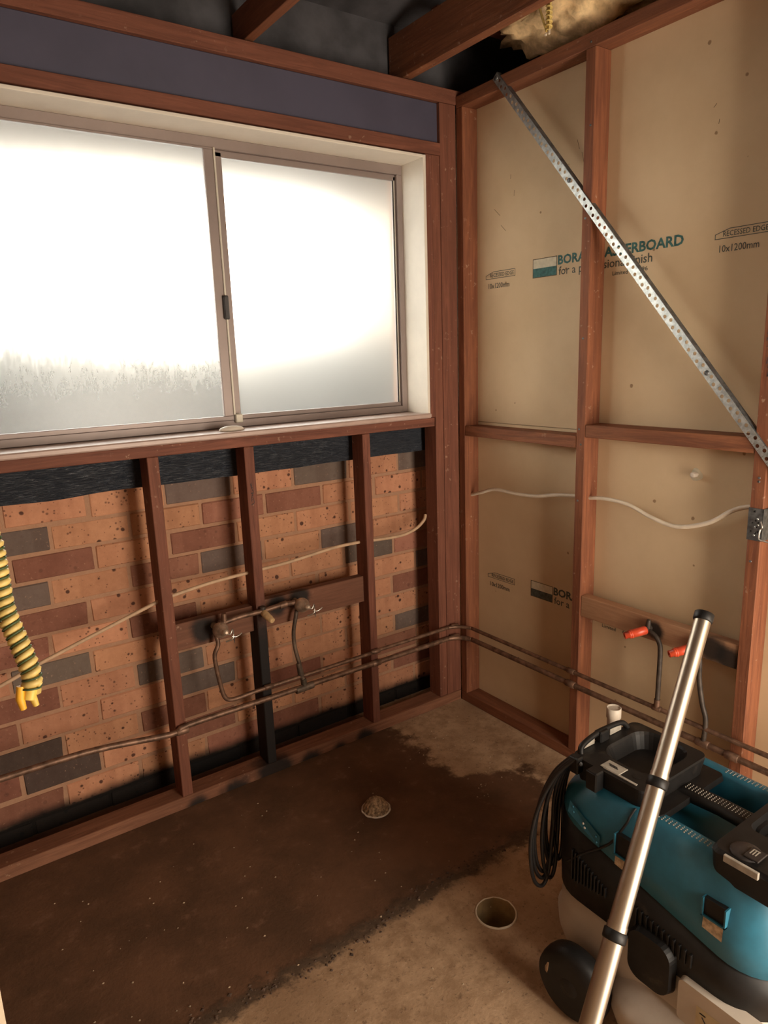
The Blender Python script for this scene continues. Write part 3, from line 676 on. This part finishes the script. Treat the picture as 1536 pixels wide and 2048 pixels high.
# yellow and green taped cable end hanging in the foreground
yc = empty('taped_cable', label='yellow and green wound cable end hanging at the left edge', category='cable')
path = smooth([(-1.79, -.93, 2.62), (-1.785, -.945, 1.9), (-1.775, -.97, 1.40), (-1.762, -.99, 1.259), (-1.757, -1.004, 1.224), (-1.757, -1.015, 1.182), (-1.757, -1.028, 1.133), (-1.749, -1.044, 1.090), (-1.742, -1.058, 1.055), (-1.741, -1.064, 1.034), (-1.749, -1.067, 1.008)], 10)
MB().tube(path, .0090, 12).build('core', 'yellow_wire', yc)
dist = [0]
for a, b in zip(path[:-1], path[1:]): dist.append(dist[-1]+(b-a).length)
def helix(rad, wire, pitch, phase, s0, s1, n=12):
    out = []; tot = s1-s0; k = int(tot/pitch*n)
    j = 0
    for i in range(k+1):
        s_ = s0+tot*i/k
        while j < len(dist)-2 and dist[j+1] < s_: j += 1
        t = (path[j+1]-path[j]).normalized(); p = path[j]+t*(s_-dist[j])
        u = t.cross(Vector((0, 1, 0))).normalized(); w = t.cross(u); a = 2*math.pi*i/n+phase
        out.append(p+(u*math.cos(a)+w*math.sin(a))*rad)
    return out
s0 = dist[-1]-.50; s1 = dist[-1]-.012
MB().tube(helix(.0095, .0048, .0135, 0, s0, s1), .0052, 6).build('winding', 'pale_yellow_wire', yc)
MB().tube(helix(.0126, .002, .0135, math.pi, s0, s1), .0016, 5).build('green_winding', 'green_stripe', yc)
e = path[-1]
MB().tube([e+Vector((-.008, 0, .022)), e+Vector((-.011, -.002, .004)), e+Vector((-.009, -.003, -.012))], [.0055, .006, .0045], 8).build('wire_end', 'orange_yellow', yc)
MB().tube([e+Vector((.004, 0, .006)), e+Vector((.008, -.003, -.012))], [.006, .004], 8).build('wire_end', 'yellow_wire', yc)
MB().tube([e+Vector((.010, -.002, .026)), e+Vector((.017, -.004, .018))], [.006, .0045], 8).build('wire_end', 'pale_yellow_wire', yc)

# knotted cream wires hanging from the roof space
kn = empty('knotted_wire', label='bundle of cream wires knotted together hanging from the roof', category='wire')
bx, by = -.12, -.545
MB().tube(smooth([(bx, by+.045, 2.60), (bx, by+.043, 2.47), (bx, by+.030, 2.43), (bx-.003, by+.012, 2.39), (bx-.004, by+.002, 2.366)], 6), .0035, 8).build('strand', 'pale_yellow_wire', kn)
for k in (-.005, .004, .009): MB().tube(smooth([(bx+k*.4, by-.004+k, 2.62), (bx+k*.3, by-.004+k, 2.44), (bx, by-.002+k*.6, 2.372)], 6), .0034, 8).build('strand', 'pale_yellow_wire', kn)
hp = [(bx+.0075*math.cos(i*.6), by-.003+.0085*math.sin(i*.6), 2.437-i*.00115) for i in range(60)]
MB().tube(hp, .0026, 6).build('winding', 'pale_yellow_wire', kn)
for k in (-.004, .003): MB().tube([(bx, by+k, 2.372), (bx-.004, by+k*2, 2.358)], [.0036, .003], 8).build('wire_end', 'white_cable', kn)

# loose insulation
def fluff(name, c, rad, seed, **props):
    mb = MB(); nu, nv = 40, 26; vs = []
    for j in range(nv+1):
        ph = math.pi*j/nv
        for i in range(nu):
            th = 2*math.pi*i/nu; v = Vector((math.sin(ph)*math.cos(th), math.sin(ph)*math.sin(th), math.cos(ph)))
            k = 1+.30*noise.noise(v*2.2+Vector((seed, 0, 0)))+.22*noise.noise(v*5+Vector((0, seed, 0)))+.12*noise.noise(v*12)
            vs.append((c[0]+v.x*rad[0]*k, c[1]+v.y*rad[1]*k, c[2]+v.z*rad[2]*k))
    mb.add(vs, [(j*nu+i, j*nu+(i+1) % nu, (j+1)*nu+(i+1) % nu, (j+1)*nu+i) for j in range(nv) for i in range(nu)], 0, True)
    return mb.build(name, 'insulation', None, **props)
fluff('insulation_batt', (.11, -.49, 2.525), (.21, .30, .105), 3.0, label='fluffy tan insulation batt above the right wall plate', category='insulation')

# ------------------------------------------------------------------ floor fittings
wp = empty('waste_pipe', label='round cream waste pipe opening sunk in the concrete floor', category='pipe')
rm = MB(); n = 40; rings = []
for (r_, z) in ((.0560, -.115), (.0560, .001), (.0530, .0035), (.0515, .001), (.0515, -.115)):
    rings.append([(HX+r_*math.cos(2*math.pi*i/n), HY+r_*math.sin(2*math.pi*i/n), z+(.0025*noise.noise(Vector((i*.6, 0, 0))) if z > 0 else 0)) for i in range(n)])
rm.rings(rings[:4]); rm.rings(rings[3:], 1); rm.build('pipe_wall', ['white_cable', 'pipe_inside'], wp)
MB().lathe([(.0515, -.115), (.0515, -.10), (.004, -.098)], (HX, HY, 0), (0, 0, 1), 24).build('pipe_bottom', 'rubble', wp)
mo = empty('floor_waste', label='small ribbed mortar mound with a pale rim on the damp floor', category='floor waste')
MX, MY = -.728, -.398
MB().lathe([(.044, -.004), (.0435, .003), (.041, .012), (.036, .022), (.027, .032), (.016, .039), (.005, .042)], (MX, MY, 0), (0, 0, 1), 60, wob=lambda th, h: 1+.09*math.sin(17*th)*(1-h*14)+.05*math.sin(2*th+1)).build('mound', 'mound_mortar', mo)
MB().tube([(MX+.046*math.cos(a*.105)*(1+.03*math.sin(a)), MY+.046*math.sin(a*.105), .003) for a in range(61)], .0034, 6).build('rim', 'white_plastic', mo)
pv = empty('pipe_stub', label='short white plastic pipe stub standing behind the vacuum cleaner', category='pipe')
MB().lathe([(.0195, 0), (.0195, .345), (.0225, .347), (.0225, .378), (.0205, .380), (.0195, .374)], (-.15, -.885, 0), (0, 0, 1), 24, cap=False).build('pipe', 'white_plastic', pv)
MB().lathe([(.001, .375), (.0196, .3745)], (-.15, -.885, 0), (0, 0, 1), 24).build('cap', 'white_plastic', pv)

# ------------------------------------------------------------------ vacuum cleaner
vc = empty('vacuum_cleaner', (0, 0, 0), label='teal black and grey workshop vacuum cleaner on the floor at right', category='vacuum')
CX, CY, HYV = -.525, -1.385, .275          # plan centre, half length (long axis along y)
YF_, YN = CY+HYV, CY-HYV
def seam(y): t = (y-YF_)/(YN-YF_); return .440-.135*max(0, min(1, t))**.8
def ring(hx, hy, zf, r=.10, n=8, cx=CX, cy=CY):
    return [(x, y, zf(y) if callable(zf) else zf) for x, y in rrect(cx, cy, hx, hy, r, n)]
tank = MB(); tank.rings([ring(.165, .240, .045), ring(.185, .258, .060), ring(.197, .268, .105), ring(.201, .270, .150), ring(.193, .264, .160), ring(.194, .265, .182), ring(.189, .261, .190), ring(.187, .260, .216), ring(.17, .25, .220)], cap0=True, cap1=True)
tank.rings([ring(.225, .140, .030, .06, cy=-1.50), ring(.250, .160, .040, .07, cy=-1.50), ring(.262, .168, .085, .07, cy=-1.50), ring(.256, .164, .110, .07, cy=-1.50), ring(.230, .150, .125, .07, cy=-1.50), ring(.200, .140, .150, .07, cy=-1.50)], cap0=True, cap1=True)
tank.build('tank', 'grey_tank', vc)
blk = MB(); blk.rings([ring(.186, .258, .217), ring(.194, .266, .222), ring(.197, .268, lambda y: .222+(seam(y)-.222)*.5), ring(.192, .264, lambda y: seam(y)-.003), ring(.18, .25, lambda y: seam(y)-.001)], cap0=True)
blk.build('motor_housing', 'dusty_black', vc)
TOPZ = .505
def ztop(k): return lambda y: seam(y)+(TOPZ-seam(y))*k
tl = MB(); tl.rings([ring(.188, .260, lambda y: seam(y)-.002), ring(.193, .265, lambda y: seam(y)+.003), ring(.190, .262, ztop(.30)), ring(.178, .252, ztop(.62)), ring(.163, .240, ztop(.86)), ring(.150, .230, ztop(.97)), ring(.140, .222, TOPZ), ring(.118, .20, TOPZ+.001, .06), ring(.112, .195, TOPZ-.006, .055), ring(.105, .19, TOPZ-.055, .05)], cap1=True)
hood = tl.build('hood', 'teal_plastic', vc)
def sideX(y, z):      # left face of the machine
    dy = max(0.0, y+1.21); ins = .1-math.sqrt(max(0.0, .01-dy*dy)); return side0(y, z)+ins
def side0(y, z):
    sm = seam(y)
    if z < sm: return CX-.1955
    t = (z-sm)/(TOPZ-sm); P = ((0, .193), (.30, .190), (.62, .178), (.86, .163), (.97, .150), (1, .14))
    for (a, ha), (b, hb) in zip(P[:-1], P[1:]):
        if t <= b: return CX-(ha+(hb-ha)*(t-a)/(b-a))
    return CX-.14
def smooth2(p, n=5): return [(v.x, v.y) for v in smooth([(a, b, 0) for a, b in p], n)]
# anti-slip dots along both top ridges
for sgn, nm in ((-1, 'left'), (1, 'right')):
    dm = MB()
    for k in range(26):
        for j in range(3):
            x = CX+sgn*(.124+.0055*j+(.0027 if k % 2 else 0)); y = -1.375-k*.0085
            if y < YN+.07: continue
            dm.lathe([(.0019, TOPZ), (.0014, TOPZ+.0016), (.0004, TOPZ+.002)], (x, y, 0), (0, 0, 1), 6)
    dm.build('grip_dots', 'badge', hood, kind='stuff')
# black carry handle along the middle of the recess
hd = MB(); hd.rings([[(x, -1.335, z) for x, z in rrect(CX-.005, .492, .030, .013, .011, 4)], [(x, -1.36, z) for x, z in rrect(CX-.005, .502, .026, .012, .011, 4)], [(x, -1.44, z) for x, z in rrect(CX-.005, .506, .024, .012, .011, 4)], [(x, -1.53, z) for x, z in rrect(CX-.005, .504, .026, .012, .011, 4)]], cap0=True, cap1=True)
handle = hd.build('carry_handle', 'dusty_black', vc)
dm = MB()
for k in range(20):
    for j in range(4): dm.lathe([(.0015, .5165), (.001, .5185), (.0003, .519)], (CX-.014+.006*j, -1.36-k*.0075, 0), (0, 0, 1), 6)
dm.build('grip_dots', 'badge', handle, kind='stuff')
# accessory tray at the far end, with bowl and cord hooks
TCX, TCY = -.553, -1.250
tr = MB(); tr.rings([[(x, y, .470) for x, y in rrect(TCX, TCY-.002, .108, .092, .03)], [(x, y, .500) for x, y in rrect(TCX, TCY, .113, .096, .03)], [(x, y, .545) for x, y in rrect(TCX, TCY, .121, .099, .02)], [(x, y, .550) for x, y in rrect(TCX, TCY, .120, .098, .02)], [(x, y, .550) for x, y in rrect(TCX+.022, TCY-.004, .085, .070, .045)], [(x, y, .544) for x, y in rrect(TCX+.022, TCY-.004, .081, .066, .042)], [(x, y, .512) for x, y in rrect(TCX+.022, TCY-.004, .070, .055, .036)]], smooth=False, cap0=True, cap1=True)
tray = tr.build('tray', 'dusty_black', vc)
box('tray_catch', 'badge', -.662, -.628, -1.275, -1.225, .5502, .5525, tray, b=.001)
for k in range(3): box('badge_bar', 'black_rubber', -.648+.003*k, -.647+.003*k+.0005, -1.262+.003*k, -1.240+.003*k, .5526, .5532, tray, b=0)
box('tray_vent', 'badge', -.664, -.658, -1.32, -1.235, .5502, .5518, tray, b=0)
MB().lathe([(.009, 0), (.009, .0006)], (-.633, -1.300, .5502), (0, 0, 1), 16).build('tray_hole', 'black_rubber', tray)
ar = MB().tube(smooth([(-.655, -1.166, .548), (-.645, -1.160, .562), (-.60, -1.156, .570), (-.54, -1.154, .571), (-.49, -1.156, .566), (-.472, -1.16, .548)], 5), .0068, 8)
ar.build('tray_handle', 'dusty_black', tray)
box('handle_latch', 'black_rubber', -.585, -.552, -1.168, -1.146, .548, .576, tray, b=.003)
for x0, x1 in ((-.640, -.598), (-.540, -.497)): box('handle_window', 'badge', x0, x1, -1.160, -1.155, .551, .567, tray, b=.001)
box('cord_hook', 'black_rubber', -.690, -.668, -1.185, -1.160, .515, .556, tray, b=.003); box('cord_hook', 'black_rubber', -.700, -.672, -1.245, -1.215, .505, .552, tray, b=.003)
dk = MB(); dk.rings([[(x, y, .495) for x, y in rrect(TCX+.015, -1.350, .125, .032, .012)], [(x, y, .509) for x, y in rrect(TCX+.015, -1.350, .122, .030, .012)]], smooth=False, cap0=True, cap1=True); dk.build('deck', 'dusty_black', vc)
# rear latch block, nearest the camera
lb = MB(); LY0, LY1 = -1.66, -1.505
lb.rings([[(x, y, .470) for x, y in rrect(CX, (LY0+LY1)/2, .162, .078, .02)], [(x, y, .525) for x, y in rrect(CX, (LY0+LY1)/2, .168, .080, .02)], [(x, y, .532) for x, y in rrect(CX, (LY0+LY1)/2, .160, .076, .02)], [(x, y, .532) for x, y in rrect(CX+.035, (LY0+LY1)/2, .095, .062, .02)], [(x, y, .490) for x, y in rrect(CX+.035, (LY0+LY1)/2, .090, .058, .02)]], smooth=False, cap0=True, cap1=True)
lbo = lb.build('latch_block', 'dusty_black', vc)
MB().lathe([(.028, .532), (.028, .5345), (.026, .536), (.004, .536)], (-.657, -1.556, 0), (0, 0, 1), 24).build('latch_ring', 'dark_plastic', lbo)
box('latch_badge', 'dark_plastic', -.676, -.640, -1.588, -1.560, .536, .5395, lbo, b=.001)
for k in range(3): box('badge_bar', 'badge', -.664, -.648, -1.567-.005*k, -1.565-.005*k, .5396, .5402, lbo, b=0)
box('badge_bar', 'badge', -.6485, -.6465, -1.578, -1.565, .5396, .5402, lbo, b=0)
box('latch_lip', 'badge', -.699, -.692, -1.60, -1.535, .520, .5345, lbo, b=.001)
# side pockets for the latches
def pocket(y, z, w, h, dustlow):
    xo = sideX(y, z)
    p = empty('latch_pocket'); p.parent = vc
    m_ = MB()
    for (ya, yb, za, zb) in ((y-w/2, y-w/2+.003, z, z+h), (y+w/2-.003, y+w/2, z, z+h), (y-w/2, y+w/2, z, z+.003)):
        m_.box(xo-.006, xo+.02, ya, yb, za, zb)
    m_.build('pocket_frame', 'teal_plastic', p)
    box('pocket_back', 'dusty_black', xo-.0008, xo+.01, y-w/2+.003, y+w/2-.003, z+.003, z+h, p, b=0)
    xl = sideX(y, z-dustlow)
    MB().add([(xl-.002, y-w/2+.004, z-dustlow), (xl-.002, y+w/2-.004, z-dustlow*.8), (xo-.003, y+w/2-.004, z-.001), (xo-.003, y-w/2+.004, z-.001)], [(0, 1, 2, 3)]).build('dust_patch', 'dust_pad', p)
pocket(-1.335, .405, .048, .050, .028); pocket(-1.535, .395, .048, .040, .030)
sp_ = empty('screw_plate'); sp_.parent = vc
MB().add([(sideX(-1.20, .455)-.004, -1.185, .462), (sideX(-1.28, .415)-.004, -1.275, .425), (sideX(-1.28, .395)-.004, -1.275, .398), (sideX(-1.20, .435)-.004, -1.185, .437)], [(0, 1, 2, 3)]).build('plate', 'teal_plastic', sp_)
for (y, z) in ((-1.195, .452), (-1.20, .443), (-1.265, .420), (-1.268, .408), (-1.23, .432), (-1.235, .424)):
    MB().lathe([(.003, 0), (.0025, .0015), (.001, .002)], (sideX(y, z)-.0055, y, z), (-1, 0, 0), 8).build('screw', 'badge' if y > -1.24 and y < -1.22 else 'teal_plastic', sp_)
# dark joint line across the hood
jl = MB().tube([(sideX(y, z)-.0022, y, z) for y, z in smooth2([(-1.328, .503), (-1.326, .490), (-1.323, .473), (-1.306, .432), (-1.282, .402), (-1.255, .378), (-1.222, .345), (-1.190, .310)])], .0030, 6); jl.build('hood_joint', 'black_rubber', vc)
# cooling slots: raised ribs on the black housing
for k in range(11): box('vent_rib', 'black_rubber', CX-.202, CX-.190, -1.205-k*.0092-.0025, -1.205-k*.0092+.0012, .272+.0015*k, .352-.004*k, vc, b=.0008)
for k in range(11): box('vent_rib', 'black_rubber', CX-.202, CX-.190, -1.375-k*.0125-.0035, -1.375-k*.0125+.0015, .268, .318-.002*k, vc, b=.0008)
# tank clip and label
cl = MB(); cl.rings([[(CX-.216, y, z) for y, z in rrect(-1.420, .225, .048, .058, .03)], [(CX-.196, y, z) for y, z in rrect(-1.420, .225, .052, .062, .03)]], smooth=False, cap0=True); cl.build('tank_clip', 'dusty_black', vc)
sh = MB(); sh.rings([[(CX-.2085, y, z) for y, z in rrect(-1.570, .190, .085, .048, .012)], [(CX-.180, y, z) for y, z in rrect(-1.570, .190, .089, .052, .014)]], smooth=False, cap0=True); side = sh.build('tank_panel', 'grey_tank', vc)
box('warning_label', 'warning_label', CX-.2095, CX-.2087, -1.610, -1.525, .143, .205, side, b=0)
for (y0, z0, y1, z1) in ((-1.538, .188, -1.560, .160), (-1.542, .165, -1.558, .182), (-1.533, .194, -1.545, .194), (-1.570, .186, -1.600, .186), (-1.570, .175, -1.600, .175), (-1.570, .164, -1.600, .164)):
    MB().tube([(CX-.2099, y0, z0), (CX-.2099, y1, z1)], .0013, 5).build('label_print', 'black_rubber', side)
# wheels
def wheel(name, c, r, w, ax=(1, 0, 0)):
    wz = empty(name); wz.parent = vc
    MB().lathe([(r*.55, -w/2), (r*.86, -w/2), (r*.97, -w*.36), (r, -w*.12), (r, w*.12), (r*.97, w*.36), (r*.86, w/2), (r*.55, w/2)], c, ax, 36).build('tyre', 'black_rubber', wz)
    MB().lathe([(r*.12, -w*.52), (r*.54, -w*.46), (r*.55, w*.46), (r*.12, w*.52)], c, ax, 24).build('hub', 'dusty_black', wz)
    return wz
w1 = wheel('rear_wheel', (-.790, -1.275, .087), .085, .052, (1, .12, 0)); wheel('rear_wheel', (-.26, -1.275, .087), .085, .052, (1, -.12, 0))
wheel('castor', (-.66, -1.60, .03), .03, .025); wheel('castor', (-.39, -1.60, .03), .03, .025)
MB().lathe([(.020, -.001), (.018, .0015), (.008, .003), (.001, .0032)], (-.813, -1.212, .105), (-.72, .66, .22), 20, wob=lambda th, h: 1+.28*math.sin(2*th)+.12*math.sin(5*th)).build('dust_patch', 'dust_pad', w1)
# bundled power cord hanging from the hooks
for k in range(7):
    ox = .010*k-.03; oy = .006*(k % 3); dz = random.uniform(-.03, .03)
    pts = [(-.680+ox*.2, -1.175+oy, .552), (-.700+ox*.3, -1.140+oy, .50), (-.715+ox*.9, -1.118+oy, .42), (-.722+ox*1.3, -1.112+oy, .33), (-.716+ox*1.3, -1.115+oy, .26+dz), (-.700+ox, -1.120+oy, .225+dz), (-.680+ox*.8, -1.118+oy, .25+dz), (-.668+ox*.6, -1.114+oy, .33), (-.668+ox*.4, -1.120+oy, .43), (-.676+ox*.2, -1.150+oy, .52), (-.684, -1.19+oy, .545)]
    MB().tube(smooth(pts, 5), .0048, 8).build('power_cord', 'cord_black', vc)
# leaning chrome extension tube
tb = empty('extension_tube', label='chrome extension tube with black collars leaning on the vacuum cleaner', category='tube')
P0 = Vector((-.473, -1.337, .894)); P1 = Vector((-.9747, -1.459, .265)); dd = (P1-P0).normalized(); PB = P0+dd*((P0.z-.012)/-dd.z)
Pm = Vector((-.711, -1.408, .5286))
def along(z): t = (P0.z-z)/(P0.z-P1.z); return P0+(P1-P0)*t
def seg(z0, z1, r, nm, mat): a, b = along(z0), along(z1); MB().tube([a, b], r, 28).build(nm, mat, tb)
seg(.885, .610, .0172, 'upper_tube', 'chrome'); seg(.625, .385, .0182, 'middle_tube', 'chrome'); seg(.40, .012, .0192, 'lower_tube', 'chrome')
def collar(z, h, r, nm):
    a = along(z); MB().lathe([(r*.86, 0), (r, .002), (r, h-.003), (r*.95, h), (r*.7, h+.001)], a, dd, 28).build(nm, 'black_rubber', tb)
collar(.900, .020, .0205, 'end_cap'); collar(.618, .020, .0212, 'collar'); collar(.392, .020, .0222, 'collar')
